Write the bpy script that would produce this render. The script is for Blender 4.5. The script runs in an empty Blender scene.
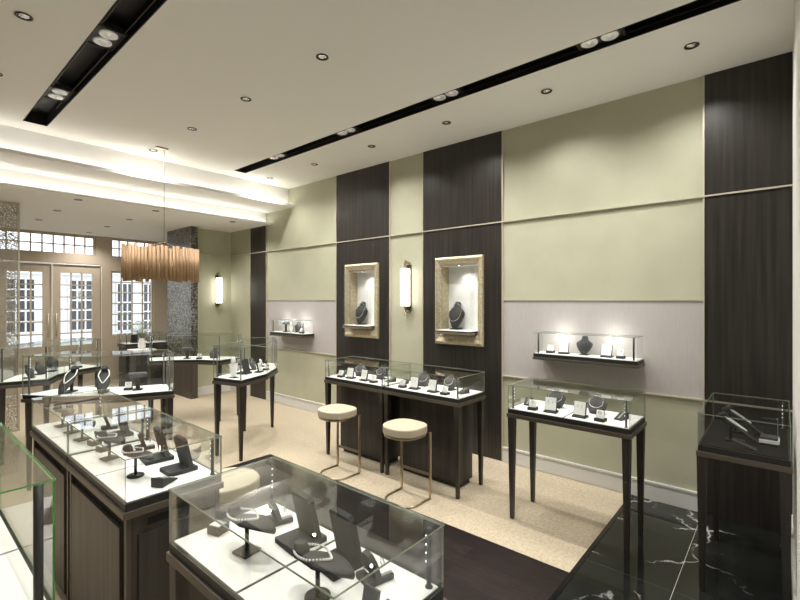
import bpy, bmesh, math, random
from mathutils import Vector, Matrix
random.seed(7)
PI = math.pi
C = bpy.context.scene.collection
SC = bpy.context.scene
# ------------------------------------------------------------------ materials
MATS = {}
def newmat(name):
    m = bpy.data.materials.new(name); m.use_nodes = True
    nt = m.node_tree; b = nt.nodes['Principled BSDF']
    MATS[name] = m
    return m, nt, b
def N(nt, t, **k):
    n = nt.nodes.new(t)
    for a, v in k.items():
        if a in n.inputs: n.inputs[a].default_value = v
        else: setattr(n, a, v)
    return n
def coords(nt, scale=(1, 1, 1), kind='Object'):
    tc = N(nt, 'ShaderNodeTexCoord'); mp = N(nt, 'ShaderNodeMapping')
    mp.inputs['Scale'].default_value = scale
    nt.links.new(tc.outputs[kind], mp.inputs['Vector'])
    return mp.outputs['Vector']
def ramp(nt, fac, stops):
    r = N(nt, 'ShaderNodeValToRGB')
    e = r.color_ramp.elements
    while len(e) < len(stops): e.new(0.5)
    for i, (p, c) in enumerate(stops):
        e[i].position = p; e[i].color = (c[0], c[1], c[2], 1)
    nt.links.new(fac, r.inputs['Fac'])
    return r.outputs['Color']
def plain(name, col, rough=.5, metal=0.0, emit=None, es=0.0, spec=None):
    m, nt, b = newmat(name)
    b.inputs['Base Color'].default_value = (*col, 1)
    b.inputs['Roughness'].default_value = rough
    b.inputs['Metallic'].default_value = metal
    if spec is not None: b.inputs['Specular IOR Level'].default_value = spec
    if emit:
        b.inputs['Emission Color'].default_value = (*emit, 1)
        b.inputs['Emission Strength'].default_value = es
    return m
def noisy(name, c1, c2, scale, rough=.5, metal=0.0, stretch=(1, 1, 1), detail=4, bump=0.0, lo=.35, hi=.65, kind='Object'):
    m, nt, b = newmat(name)
    v = coords(nt, stretch, kind)
    n = N(nt, 'ShaderNodeTexNoise', Scale=scale, Detail=detail)
    nt.links.new(v, n.inputs['Vector'])
    nt.links.new(ramp(nt, n.outputs['Fac'], [(lo, c1), (hi, c2)]), b.inputs['Base Color'])
    b.inputs['Roughness'].default_value = rough
    b.inputs['Metallic'].default_value = metal
    if bump:
        bp = N(nt, 'ShaderNodeBump', Strength=bump, Distance=.01)
        nt.links.new(n.outputs['Fac'], bp.inputs['Height'])
        nt.links.new(bp.outputs['Normal'], b.inputs['Normal'])
    return m
noisy('dark_wood', (.016, .0135, .0115), (.034, .029, .024), 22, .36, stretch=(1.6, 1.6, .05), detail=5)
noisy('brown_wood', (.042, .033, .026), (.085, .067, .053), 22, .42, stretch=(1.6, 1.6, .05), detail=5)
noisy('leg_wood', (.018, .014, .011), (.034, .027, .021), 25, .38, stretch=(1, 1, .08))
plain('bronze', (.125, .106, .084), .38, .6)
plain('dark_bronze', (.05, .043, .035), .4, .6)
plain('champagne', (.55, .47, .34), .3, .9)
plain('black', (.012, .012, .012), .45)
plain('black_gloss', (.010, .010, .011), .12)
plain('black_velvet', (.005, .005, .005), .6, spec=.15)
plain('charcoal', (.032, .032, .033), .75)
plain('grey_velvet', (.085, .085, .088), .8)
plain('white_deck', (.86, .85, .82), .5)
plain('white_card', (.85, .85, .84), .5)
plain('white_paint', (.80, .79, .75), .6)
plain('trim_white', (.66, .65, .62), .45)
plain('ceiling_white', (.80, .785, .745), .8)
plain('soffit_white', (.84, .83, .80), .7)
plain('silver', (.85, .85, .86), .12, 1.0)
plain('pearl', (.85, .84, .82), .2)
plain('trim_metal', (.55, .51, .41), .45, .35)
plain('recess_shade_black', (.004, .004, .004), .8)
plain('frame_taupe', (.50, .42, .325), .5)
plain('leather', (.47, .41, .30), .55)
plain('lamp_glow', (1, 1, 1), .5, 0, (1, .968, .915), 4.5)
plain('led', (1, 1, 1), .5, 0, (1, .98, .95), 1.6)
plain('lamp_face', (.62, .61, .57), .25, .6, (1, .95, .88), .16)
plain('cove', (1, 1, 1), .5, 0, (1, .965, .90), 9.0)
plain('slot_black', (.006, .006, .006), .5)
noisy('gold_leaf', (.42, .36, .24), (.66, .59, .43), 60, .45, .45, detail=6, bump=.35)
noisy('copper_tube', (.36, .225, .125), (.48, .315, .18), 30, .5, .2, stretch=(1, 1, .1))
noisy('wallpaper', (.425, .422, .305), (.47, .466, .345), 3.0, .62, detail=8, lo=.3, hi=.7)
noisy('mauve', (.43, .405, .390), (.47, .44, .425), 30, .6, stretch=(1, 6, .3))
noisy('leaf_green', (.10, .16, .06), (.30, .36, .20), 14, .6)
noisy('facade_white', (.80, .80, .79), (.87, .87, .86), 3, .8)
noisy('pavement', (.45, .45, .44), (.6, .6, .58), 5, .9)
plain('window_dark', (.06, .065, .07), .15)
plain('red_cloth', (.25, .05, .05), .7)
# carpet
def carpet():
    m, nt, b = newmat('carpet')
    v = coords(nt)
    n = N(nt, 'ShaderNodeTexNoise', Scale=38, Detail=6, Roughness=.85); nt.links.new(v, n.inputs['Vector'])
    n2 = N(nt, 'ShaderNodeTexNoise', Scale=260, Detail=2); nt.links.new(v, n2.inputs['Vector'])
    ma = N(nt, 'ShaderNodeMath', operation='MULTIPLY'); nt.links.new(n.outputs['Fac'], ma.inputs[0]); nt.links.new(n2.outputs['Fac'], ma.inputs[1])
    nt.links.new(ramp(nt, ma.outputs[0], [(.10, (.24, .19, .13)), (.24, (.47, .40, .29)), (.42, (.68, .60, .47))]), b.inputs['Base Color'])
    b.inputs['Roughness'].default_value = .95
    b.inputs['Specular IOR Level'].default_value = .1
    bp = N(nt, 'ShaderNodeBump', Strength=.5, Distance=.01)
    nt.links.new(ma.outputs[0], bp.inputs['Height']); nt.links.new(bp.outputs['Normal'], b.inputs['Normal'])
carpet()
def plank():
    m, nt, b = newmat('plank_floor')
    tc = N(nt, 'ShaderNodeTexCoord'); mp = N(nt, 'ShaderNodeMapping')
    mp.inputs['Rotation'].default_value = (0, 0, PI/2)
    nt.links.new(tc.outputs['Object'], mp.inputs['Vector'])
    br = N(nt, 'ShaderNodeTexBrick', Scale=1.0)
    br.inputs['Brick Width'].default_value = 1.1; br.inputs['Row Height'].default_value = .13
    br.inputs['Mortar Size'].default_value = .0025
    br.inputs['Color1'].default_value = (.011, .008, .0075, 1); br.inputs['Color2'].default_value = (.024, .0175, .0165, 1)
    br.inputs['Mortar'].default_value = (.006, .005, .004, 1)
    nt.links.new(mp.outputs['Vector'], br.inputs['Vector'])
    v = coords(nt, (6, .5, 1))
    n = N(nt, 'ShaderNodeTexNoise', Scale=14, Detail=6); nt.links.new(v, n.inputs['Vector'])
    mx = N(nt, 'ShaderNodeMix', data_type='RGBA', blend_type='MULTIPLY'); mx.inputs['Factor'].default_value = .7
    nt.links.new(br.outputs['Color'], mx.inputs['A'])
    nt.links.new(ramp(nt, n.outputs['Fac'], [(.3, (.35, .35, .35)), (.7, (1.5, 1.45, 1.45))]), mx.inputs['B'])
    nt.links.new(mx.outputs['Result'], b.inputs['Base Color'])
    b.inputs['Roughness'].default_value = .36; b.inputs['Specular IOR Level'].default_value = .3
plank()
def marble():
    m, nt, b = newmat('marble')
    v = coords(nt)
    n = N(nt, 'ShaderNodeTexNoise', Scale=2.2, Detail=8, Roughness=.62); nt.links.new(v, n.inputs['Vector'])
    mx = N(nt, 'ShaderNodeMix', data_type='RGBA'); mx.inputs['Factor'].default_value = .32
    nt.links.new(v, mx.inputs['A']); nt.links.new(n.outputs['Color'], mx.inputs['B'])
    vo = N(nt, 'ShaderNodeTexVoronoi', feature='DISTANCE_TO_EDGE', Scale=2.4); nt.links.new(mx.outputs['Result'], vo.inputs['Vector'])
    n3 = N(nt, 'ShaderNodeTexNoise', Scale=3.1, Detail=3); nt.links.new(v, n3.inputs['Vector'])
    msk = ramp(nt, n3.outputs['Fac'], [(.46, (0, 0, 0)), (.62, (1, 1, 1))])
    vein = ramp(nt, vo.outputs['Distance'], [(0.0, (.75, .75, .72)), (.010, (.10, .10, .095)), (.03, (0, 0, 0))])
    mul = N(nt, 'ShaderNodeMix', data_type='RGBA', blend_type='MULTIPLY'); mul.inputs['Factor'].default_value = 1
    nt.links.new(vein, mul.inputs['A']); nt.links.new(msk, mul.inputs['B'])
    base = ramp(nt, n.outputs['Fac'], [(.35, (.006, .007, .006)), (.7, (.022, .024, .020))])
    ad = N(nt, 'ShaderNodeMix', data_type='RGBA', blend_type='ADD'); ad.inputs['Factor'].default_value = 1
    nt.links.new(base, ad.inputs['A']); nt.links.new(mul.outputs['Result'], ad.inputs['B'])
    nt.links.new(ad.outputs['Result'], b.inputs['Base Color'])
    b.inputs['Roughness'].default_value = .06
    b.inputs['Specular IOR Level'].default_value = .6
marble()
def mosaic():
    m, nt, b = newmat('mosaic')
    v = coords(nt)
    vo = N(nt, 'ShaderNodeTexVoronoi', Scale=48); nt.links.new(v, vo.inputs['Vector'])
    sp = N(nt, 'ShaderNodeSeparateColor'); nt.links.new(vo.outputs['Color'], sp.inputs['Color'])
    nt.links.new(ramp(nt, sp.outputs[0], [(.15, (.03, .03, .026)), (.5, (.09, .088, .078)), (.9, (.25, .245, .215))]), b.inputs['Base Color'])
    b.inputs['Roughness'].default_value = .2; b.inputs['Metallic'].default_value = .3
mosaic()
def shut_glass(name, f0=.018, tint=(.975, .985, .978), maxr=.42):
    m = bpy.data.materials.new(name); m.use_nodes = True; MATS[name] = m
    nt = m.node_tree; nt.nodes.clear()
    out = N(nt, 'ShaderNodeOutputMaterial'); mix = N(nt, 'ShaderNodeMixShader')
    tr = N(nt, 'ShaderNodeBsdfTransparent'); tr.inputs['Color'].default_value = (*tint, 1)
    gl = N(nt, 'ShaderNodeBsdfGlossy'); gl.inputs['Roughness'].default_value = 0.0
    lw = N(nt, 'ShaderNodeLayerWeight'); lw.inputs['Blend'].default_value = .5
    p = N(nt, 'ShaderNodeMath', operation='POWER'); p.inputs[1].default_value = 2.2
    ml = N(nt, 'ShaderNodeMath', operation='MULTIPLY_ADD'); ml.inputs[1].default_value = maxr; ml.inputs[2].default_value = f0
    nt.links.new(lw.outputs['Facing'], p.inputs[0]); nt.links.new(p.outputs[0], ml.inputs[0])
    nt.links.new(ml.outputs[0], mix.inputs[0]); nt.links.new(tr.outputs[0], mix.inputs[1]); nt.links.new(gl.outputs[0], mix.inputs[2])
    nt.links.new(mix.outputs[0], out.inputs['Surface'])
    return m
shut_glass('glass'); shut_glass('window_glass', .04, (.98, .99, 1))
def edge_glass(name, col):
    m, nt, b = newmat(name)
    b.inputs['Base Color'].default_value = (*col, 1)
    b.inputs['Roughness'].default_value = .12
    b.inputs['Transmission Weight'].default_value = .35
edge_glass('glass_edge', (.34, .39, .30)); edge_glass('glass_edge_green', (.16, .46, .13))
def lattice():
    m = bpy.data.materials.new('lattice'); m.use_nodes = True; MATS['lattice'] = m
    nt = m.node_tree; b = nt.nodes['Principled BSDF']; out = nt.nodes['Material Output']
    b.inputs['Base Color'].default_value = (.40, .37, .31, 1); b.inputs['Metallic'].default_value = .3; b.inputs['Roughness'].default_value = .35
    v = coords(nt)
    vo = N(nt, 'ShaderNodeTexVoronoi', feature='DISTANCE_TO_EDGE', Scale=36); nt.links.new(v, vo.inputs['Vector'])
    gt = N(nt, 'ShaderNodeMath', operation='GREATER_THAN'); gt.inputs[1].default_value = .09
    nt.links.new(vo.outputs['Distance'], gt.inputs[0])
    tr = N(nt, 'ShaderNodeBsdfTransparent'); mix = N(nt, 'ShaderNodeMixShader')
    nt.links.new(gt.outputs[0], mix.inputs[0]); nt.links.new(b.outputs[0], mix.inputs[1]); nt.links.new(tr.outputs[0], mix.inputs[2])
    nt.links.new(mix.outputs[0], out.inputs['Surface'])
lattice()
# ------------------------------------------------------------------ mesh helper
class M:
    def __init__(s): s.v = []; s.f = []; s.i = []; s.sm = []
    def add(s, vs, fs, mi=0, smooth=False, mis=None):
        o = len(s.v); s.v += [Vector(a) for a in vs]
        for k, f in enumerate(fs):
            s.f.append([o + a for a in f]); s.i.append(mis[k] if mis else mi); s.sm.append(smooth)
        return s
    def box(s, x0, x1, y0, y1, z0, z1, mi=0, T=None):
        vs = [(x, y, z) for z in (z0, z1) for y in (y0, y1) for x in (x0, x1)]
        if T: vs = [T @ Vector(a) for a in vs]
        return s.add(vs, [(0, 2, 3, 1), (4, 5, 7, 6), (0, 1, 5, 4), (1, 3, 7, 5), (3, 2, 6, 7), (2, 0, 4, 6)], mi)
    def prism(s, poly, z0, z1, mi=0, side=None, T=None):
        n = len(poly); side = mi if side is None else side
        vs = [(x, y, z0) for x, y in poly] + [(x, y, z1) for x, y in poly]
        if T: vs = [T @ Vector(a) for a in vs]
        fs = [tuple(range(n))[::-1], tuple(range(n, 2*n))] + [(k, (k+1) % n, n + (k+1) % n, n + k) for k in range(n)]
        return s.add(vs, fs, mis=[mi, mi] + [side]*n)
    def taper(s, cx, cy, z0, z1, r0, r1):   # square leg: half widths r0 at z0, r1 at z1
        vs = [(cx+a*r0, cy+b*r0, z0) for a, b in ((-1, -1), (1, -1), (1, 1), (-1, 1))] + [(cx+a*r1, cy+b*r1, z1) for a, b in ((-1, -1), (1, -1), (1, 1), (-1, 1))]
        return s.add(vs, [(3, 2, 1, 0), (4, 5, 6, 7), (0, 1, 5, 4), (1, 2, 6, 5), (2, 3, 7, 6), (3, 0, 4, 7)])
    def lathe(s, prof, c=(0, 0, 0), n=24, mi=0, axis='z', T=None):
        vs = []; fs = []
        for r, z in prof:
            for k in range(n):
                a = 2*PI*k/n
                p = (r*math.cos(a), r*math.sin(a), z)
                if axis == 'x': p = (z, p[0], p[1])
                vs.append(Vector(p) + Vector(c))
        if T: vs = [T @ a for a in vs]
        for j in range(len(prof)-1):
            for k in range(n):
                fs.append((j*n+k, j*n+(k+1) % n, (j+1)*n+(k+1) % n, (j+1)*n+k))
        s.add(vs, fs, mi, True)
        L = (len(prof)-1)*n
        s.add(vs[:n][::-1], [tuple(range(n))], mi); s.add(vs[L:], [tuple(range(n))], mi)
        return s
    def tube(s, pts, r, n=8, mi=0, closed=False):
        pts = [Vector(p) for p in pts]; P = len(pts); vs = []; fs = []
        up = Vector((0, 0, 1))
        for k, p in enumerate(pts):
            a = pts[(k-1) % P] if (closed or k > 0) else p
            b = pts[(k+1) % P] if (closed or k < P-1) else p
            d = (b-a).normalized()
            u = up if abs(d.dot(up)) < .9 else Vector((1, 0, 0))
            e1 = d.cross(u).normalized(); e2 = d.cross(e1)
            for q in range(n):
                t = 2*PI*q/n; vs.append(p + e1*r*math.cos(t) + e2*r*math.sin(t))
        R = P if closed else P-1
        for k in range(R):
            for q in range(n):
                fs.append((k*n+q, k*n+(q+1) % n, ((k+1) % P)*n+(q+1) % n, ((k+1) % P)*n+q))
        s.add(vs, fs, mi, True)
        if not closed:
            s.add(vs[:n], [tuple(range(n))], mi); s.add(vs[-n:], [tuple(range(n))[::-1]], mi)
        return s
    def sphere(s, c, r, mi=0, n=8):
        prof = [(max(r*math.sin(PI*k/n), 1e-5), -r*math.cos(PI*k/n)) for k in range(n+1)]
        return s.lathe(prof, c, n+2, mi)
    def build(s, name, mats, parent=None, origin=(0, 0, 0), rz=0, bevel=0):
        me = bpy.data.meshes.new(name)
        o3 = Vector(origin)
        me.from_pydata([v - o3 for v in s.v] if not parent else [v - Vector(parent.get('_o', (0, 0, 0))) for v in s.v], [], s.f)
        for m in (mats if isinstance(mats, (list, tuple)) else [mats]): me.materials.append(MATS[m])
        me.polygons.foreach_set('material_index', s.i); me.polygons.foreach_set('use_smooth', s.sm)
        bm = bmesh.new(); bm.from_mesh(me)
        bmesh.ops.remove_doubles(bm, verts=bm.verts, dist=1e-6)
        bmesh.ops.recalc_face_normals(bm, faces=bm.faces)
        bm.to_mesh(me); bm.free(); me.update()
        o = bpy.data.objects.new(name, me); C.objects.link(o)
        if parent: o.parent = parent; o['_o'] = tuple(parent.get('_o', (0, 0, 0)))
        else: o.location = o3; o.rotation_euler.z = rz
        if bevel:
            bv = o.modifiers.new('bevel', 'BEVEL'); bv.width = bevel; bv.segments = 2; bv.limit_method = 'ANGLE'
        return o
LABELS = {}
def tag(o, label, cat, group=None):
    w = len(label.split())
    if label in LABELS: print('DUP LABEL', label)
    if not 4 <= w <= 16: print('BAD LABEL LEN', w, label)
    LABELS[label] = 1
    o['label'] = label; o['category'] = cat
    if group: o['group'] = group
    return o
ROOTS = []
def thing(name, label, cat, loc=(0, 0, 0), rz=0, group=None, local=False):
    o = bpy.data.objects.new(name, None); C.objects.link(o); o.empty_display_size = .05
    o.location = loc; o.rotation_euler.z = rz
    o['_o'] = (0, 0, 0) if local else tuple(loc)
    ROOTS.append(o)
    if label: tag(o, label, cat, group)
    return o
def struct(name, m, mats, **k):
    o = m.build(name, mats, **k); o['kind'] = 'structure'; return o
def dup(root, loc, rz, label, cat, group=None):
    r = root.copy(); C.objects.link(r); r.location = loc; r.rotation_euler.z = rz
    for k in ('label', 'category', 'group'):
        if k in r: del r[k]
    ROOTS.append(r)
    tag(r, label, cat, group)
    for ch in list(root.children):
        c = ch.copy(); C.objects.link(c); c.parent = r
        for g in ch.children:
            d = g.copy(); C.objects.link(d); d.parent = c
    return r
USED = set()
def place(proto, loc, rz, label, cat, group=None):
    if proto.name not in USED:
        USED.add(proto.name); proto.location = loc; proto.rotation_euler.z = rz; tag(proto, label, cat, group); return proto
    return dup(proto, loc, rz, label, cat, group)
def inset(poly, d):
    n = len(poly); out = []
    for k in range(n):
        p0, p1, p2 = Vector(poly[k-1]), Vector(poly[k]), Vector(poly[(k+1) % n])
        a = (p1-p0).normalized(); b = (p2-p1).normalized()
        na = Vector((-a.y, a.x)); nb = Vector((-b.y, b.x))
        m = (na+nb); m = m/(m.dot(na)) if abs(m.dot(na)) > 1e-6 else na
        q = p1 + m*d; out.append((q.x, q.y))
    return out
def rect(x0, x1, y0, y1): return [(x0, y0), (x1, y0), (x1, y1), (x0, y1)]
# ------------------------------------------------------------------ setting
H = 3.6; ZB = 3.063; W = 4.41; XL = -1.6; YN = -2.4; YS = 10.65
AX = 2.19
# floors
m = M()
m.box(XL, 1.48, YN, YS, -.08, 0); m.box(1.48, 2.88, 4.42, YS, -.08, 0); m.box(2.88, W+.05, 1.03, YS, -.08, 0)
struct('floor', m, 'carpet')
struct('floor_planks', M().box(1.48, 2.88, 1.03, 4.42, -.08, .002), 'plank_floor')
m = M()
xs = [1.48, 2.34, 2.945, 3.8, W+.05]
for a, b in zip([1.48, 1.9, 2.5, 3.1, 3.775], [1.9, 2.5, 3.1, 3.775, W+.05]):
    for c, d in zip([YN, -.7, -.1, .497], [-.7, -.1, .497, 1.03]):
        m.box(a+.0015, b-.0015, c+.0015, d-.0015, -.08, .002)
struct('floor_marble', m, 'marble')
struct('floor_grout', M().box(1.48, W+.05, YN, 1.03, -.08, .0005), 'trim_white')
struct('trim_1', M().box(1.48, W-.02, 1.005, 1.035, -.02, .006), 'black_gloss')
# ceiling with two slots
SL = [(.94, 1.143), (3.265, 3.442)]
SY0, SY1 = -.3, 5.92
m = M()
cut = [XL-.1, SL[0][0], SL[0][1], SL[1][0], SL[1][1], W+.4]
for k in range(5):
    a, b = cut[k], cut[k+1]
    if k in (1, 3):
        m.box(a, b, YN, SY0, H, H+.2); m.box(a, b, SY1, 6.4, H, H+.2)
    else: m.box(a, b, YN, 6.4, H, H+.2)
struct('ceiling', m, 'ceiling_white')
struct('ceiling_step', M().box(XL, W+.4, 6.23, 6.45, 3.30, H), 'soffit_white')
struct('ceiling_ledge', M().box(XL, W+.02, 6.094, 6.9, 3.283, 3.300).box(XL, W+.02, 6.082, 6.094, 3.283, 3.322), 'soffit_white')
struct('ceiling_ledge_face', M().box(XL, W+.02, 6.87, 7.0, 3.078, 3.283), 'soffit_white')
struct('ceiling_back', M().box(XL, W+.4, 6.733, YS+.3, 3.063, 3.078), 'ceiling_white')
struct('ceiling_back_lip', M().box(XL, W+.02, 6.719, 6.7325, 3.0625, 3.092), 'soffit_white')
for nm, y, z in (('upper', 6.16, 3.301), ('lower', 6.80, 3.079)):
    o = M().box(XL+.1, W-.03, y-.012, y+.012, z, z+.012).build('cove_light_strip', 'cove', origin=(2.2, y, z))
    tag(o, 'warm white cove light strip lying in the %s ceiling ledge' % nm, 'light strip')
# right wall: backing and panels (with two niche openings)
NI = [(2.86, 'right'), (4.475, 'left')]
NOP = (.250, 1.375, 2.165)   # half width, z0, z1
def wallslab(y0, y1, z0, z1, x0, holes=()):
    m = M(); ys = [y0, y1]
    for (a, b, c, d) in holes:
        m.box(x0, 4.8, y0, a, z0, z1); m.box(x0, 4.8, b, y1, z0, z1); m.box(x0, 4.8, a, b, z0, c); m.box(x0, 4.8, a, b, d, z1); return m
    return m.box(x0, 4.8, y0, y1, z0, z1)
DARK = [(-.06, .488), (2.307, 3.399), (3.953, 5.022), (6.869, 7.39)]
m = M()
def wp(y0, y1, z0, z1): m.box(W, 4.8, y0, y1, z0, z1)
for y0, y1 in ((.488, 2.307), (5.022, 6.869)):
    wp(y0, y1, 0, .932); wp(y0, y1, 1.755, H)
wp(3.399, 3.953, 0, H); wp(7.39, 8.3, 0, H)
struct('wall_right', m, 'wallpaper')
for k, (y0, y1) in enumerate(((.488, 2.307), (5.022, 6.869))):
    struct('wall_right_mauve_panel', M().box(W-.002, 4.8, y0, y1, .932, 1.755), 'mauve')
for k, (y0, y1) in enumerate(DARK):
    hs = [(yc-NOP[0], yc+NOP[0], NOP[1]-.02, NOP[2]) for yc, _ in NI if y0 < yc < y1]
    struct('wall_right_wood_panel', wallslab(y0, y1, 0.0, H, W-.012, hs), 'dark_wood')
m = M()
for y in (.488, 2.307, 3.399, 3.953, 5.022, 6.869, 7.39): m.box(W-.02, W, y-.006, y+.006, 0.0, H)
struct('trim_2', m, 'trim_metal')
m = M(); m.box(W-.025, W, -.06, 8.1, 2.599, 2.612)
for y0, y1 in ((.488, 2.307), (5.022, 6.869)): m.box(W-.012, W, y0, y1, 1.749, 1.761)
m.box(W-.022, W, -.06, 2.307, .925, .938); m.box(W-.022, W, 5.022, 8.1, .925, .938)
struct('trim_3', m, 'trim_metal')
m = M()
for y0, y1 in ((.496, 2.30), (3.407, 3.945), (5.03, 6.86), (7.40, 8.1)):
    m.box(W-.018, W, y0, y1, 0.003, .120); m.box(W-.024, W, y0, y1, .145, .163); m.box(W-.014, W, y0, y1, .120, .145)
struct('baseboard_right', m, 'trim_white')
# return wall beside the camera, alcove wall, other walls
struct('wall_near', M().box(1.6, 4.8, -.26, -.06, 0, H), 'white_paint')
struct('baseboard_near', M().box(1.62, 4.40, -.06, -.046, .003, .163), 'trim_white')
struct('wall_alcove', M().box(3.68, 4.8, 8.107, 8.3, 0, ZB), 'wallpaper')
struct('trim_4', M().box(3.68, W, 8.09, 8.107, 2.599, 2.612), 'trim_metal')
struct('baseboard_alcove', M().box(3.68, W, 8.09, 8.107, .003, .163), 'trim_white')
struct('wall_left', M().box(XL-.2, XL, YN, YS+.2, 0, H), 'dark_wood')
struct('wall_back', M().box(XL, W+.4, YN-.2, YN, 0, H), 'white_paint')
m = M().box(3.557, 3.68, 7.923, 8.93, .64, ZB)
struct('column_mosaic', m, 'mosaic'); struct('column_base', M().box(3.557, 3.68, 7.923, 8.93, 0, .64), 'brown_wood')
struct('wall_corner', M().box(4.30, 4.8, 8.3, YS, 0, ZB), 'white_paint')
# storefront
def ring(m, x0, x1, z0, z1, t, y0, y1):
    m.box(x0, x0+t, y0, y1, z0, z1); m.box(x1-t, x1, y0, y1, z0, z1); m.box(x0+t, x1-t, y0, y1, z0, z0+t); m.box(x0+t, x1-t, y0, y1, z1-t, z1)
def grid(m, x0, x1, z0, z1, nx, nz, t, y0, y1):
    for k in range(1, nx):
        x = x0+(x1-x0)*k/nx; m.box(x-t/2, x+t/2, y0, y1, z0, z1)
    for k in range(1, nz):
        z = z0+(z1-z0)*k/nz; m.box(x0, x1, y0+.002, y1-.002, z-t/2, z+t/2)
m = M()
m.box(-.2, 2.85, YS, YS+.14, 2.48, 2.652); m.box(3.125, 3.955, YS, YS+.14, 2.36, 2.652)   # head beams
m.box(2.94, 3.125, YS, YS+.14, 0, 2.48); m.box(2.85, 3.125, YS, YS+.14, 2.48, ZB-.001); m.box(XL, -.2, YS, YS+.14, 0, ZB)
m.box(3.955, W, YS, YS+.14, 0, ZB); m.box(1.22, 1.34, YS, YS+.14, 0, 2.48)
m.box(3.125, 3.955, YS, YS+.14, 0, 1.0); m.box(-.2, 1.22, YS, YS+.14, 0, 1.0) 
m.box(-.2, 1.22, YS, YS+.14, 2.36, 2.48)
m.box(-.2, 2.85, YS, YS+.14, ZB-.02, ZB-.002); m.box(3.125, 3.955, YS, YS+.14, ZB-.02, ZB-.002)
struct('wall_front', m, 'frame_taupe')
wn = 0
def window(x0, x1, z0, z1, nx, nz, t=.022):
    global wn; wn += 1
    m = M(); ring(m, x0, x1, z0, z1, .03, YS+.03, YS+.10); grid(m, x0, x1, z0, z1, nx, nz, t, YS+.05, YS+.085)
    f = struct('window_%d' % wn, m, 'frame_taupe')
    M().box(x0+.02, x1-.02, YS+.062, YS+.068, z0+.02, z1-.02).build('pane', 'window_glass', f)
window(1.30, 2.85, 2.652, ZB-.02, 9, 2); window(3.125, 3.955, 2.652, ZB-.02, 5, 2); window(-.2, 1.30, 2.652, ZB-.02, 8, 2)
window(3.125, 3.955, 1.0, 2.36, 4, 6); window(-.2, 1.22, 1.0, 2.36, 6, 6)
for k, (x0, x1, hx) in enumerate(((1.345, 2.125, 2.07), (2.14, 2.93, 2.195))):
    m = M(); gx0, gx1 = x0+.13, x1-.13
    m.box(x0, gx0, YS+.03, YS+.09, .01, 2.45); m.box(gx1, x1, YS+.03, YS+.09, .01, 2.45)
    m.box(gx0, gx1, YS+.03, YS+.09, .01, .86); m.box(gx0, gx1, YS+.03, YS+.09, 2.29, 2.45)
    grid(m, gx0, gx1, .86, 2.29, 3, 6, .022, YS+.045, YS+.08)
    d = struct('door_%d' % (k+1), m, 'frame_taupe')
    M().box(gx0, gx1, YS+.058, YS+.064, .86, 2.29).build('pane', 'window_glass', d)
    M().tube([(hx, YS-.03, 1.05), (hx, YS-.03, 1.5)], .012).tube([(hx, YS-.03, 1.1), (hx, YS+.035, 1.1)], .008).tube([(hx, YS-.03, 1.45), (hx, YS+.035, 1.45)], .008).build('door_handle', 'trim_metal', d)
struct('trim_5', M().box(1.345, 2.93, YS-.004, YS+.03, 2.452, 2.468).box(2.126, 2.139, YS+.0, YS+.028, .01, 2.452).box(2.94, 2.952, YS-.008, YS, 0.01, 2.452), 'white_paint')
# lattice screen at the left edge
o = thing('lattice_screen', 'metallic mosaic lattice screen from floor to ceiling at the left edge', 'screen', (.9, 7.80, 0))
M().box(.5, 1.19, 7.79, 7.81, .02, 3.03).build('lattice_panel', 'lattice', o)
M().box(1.19, 1.21, 7.785, 7.815, 0, 3.06).box(.5, 1.19, 7.785, 7.815, 3.03, 3.06).box(.5, 1.19, 7.785, 7.815, 0, .02).build('screen_frame', 'trim_metal', o)
# ------------------------------------------------------------------ outside
struct('ground', M().box(-30, 40, YS+.2, 40, -.35, -.25), 'pavement')
def building(x0, x1, y, h, label, rows, ncol, wcol):
    o = thing('building', label, 'building', ((x0+x1)/2, y, -.25))
    M().box(x0, x1, y, y+3, -.25, h).box(x0-.1, x1+.1, y-.15, y+.0, h-.5, h).box(x0, x1, y-.06, y, 2.55, 2.72).box(x0, x1, y-.06, y, .55, .70).build('wall', 'facade_white', o)
    for (z0, z1) in rows:
        for k in range(ncol):
            cx = x0+(x1-x0)*(k+.5)/ncol; w = wcol
            f = M()
            for q in range(4): f.box(cx-w/2+q*w/3-.02, cx-w/2+q*w/3+.02, y-.05, y-.005, z0, z1)
            nz = max(2, int((z1-z0)/.3))
            for q in range(nz+1): f.box(cx-w/2-.02, cx+w/2+.02, y-.048, y-.005, z0+(z1-z0)*q/nz-.02, z0+(z1-z0)*q/nz+.02)
            fo = f.build('window', 'facade_white', o)
            M().box(cx-w/2, cx+w/2, y-.03, y-.004, z0, z1).build('pane', 'window_dark', fo)
building(.4, 4.6, 16, 3.0, 'white building across the street seen through the glass doors', [(.85, 2.35)], 3, .62)
building(4.80, 9.5, 16.4, 3.1, 'white building across the street seen through the right side window', [(.75, 2.3)], 6, .46)
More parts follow.
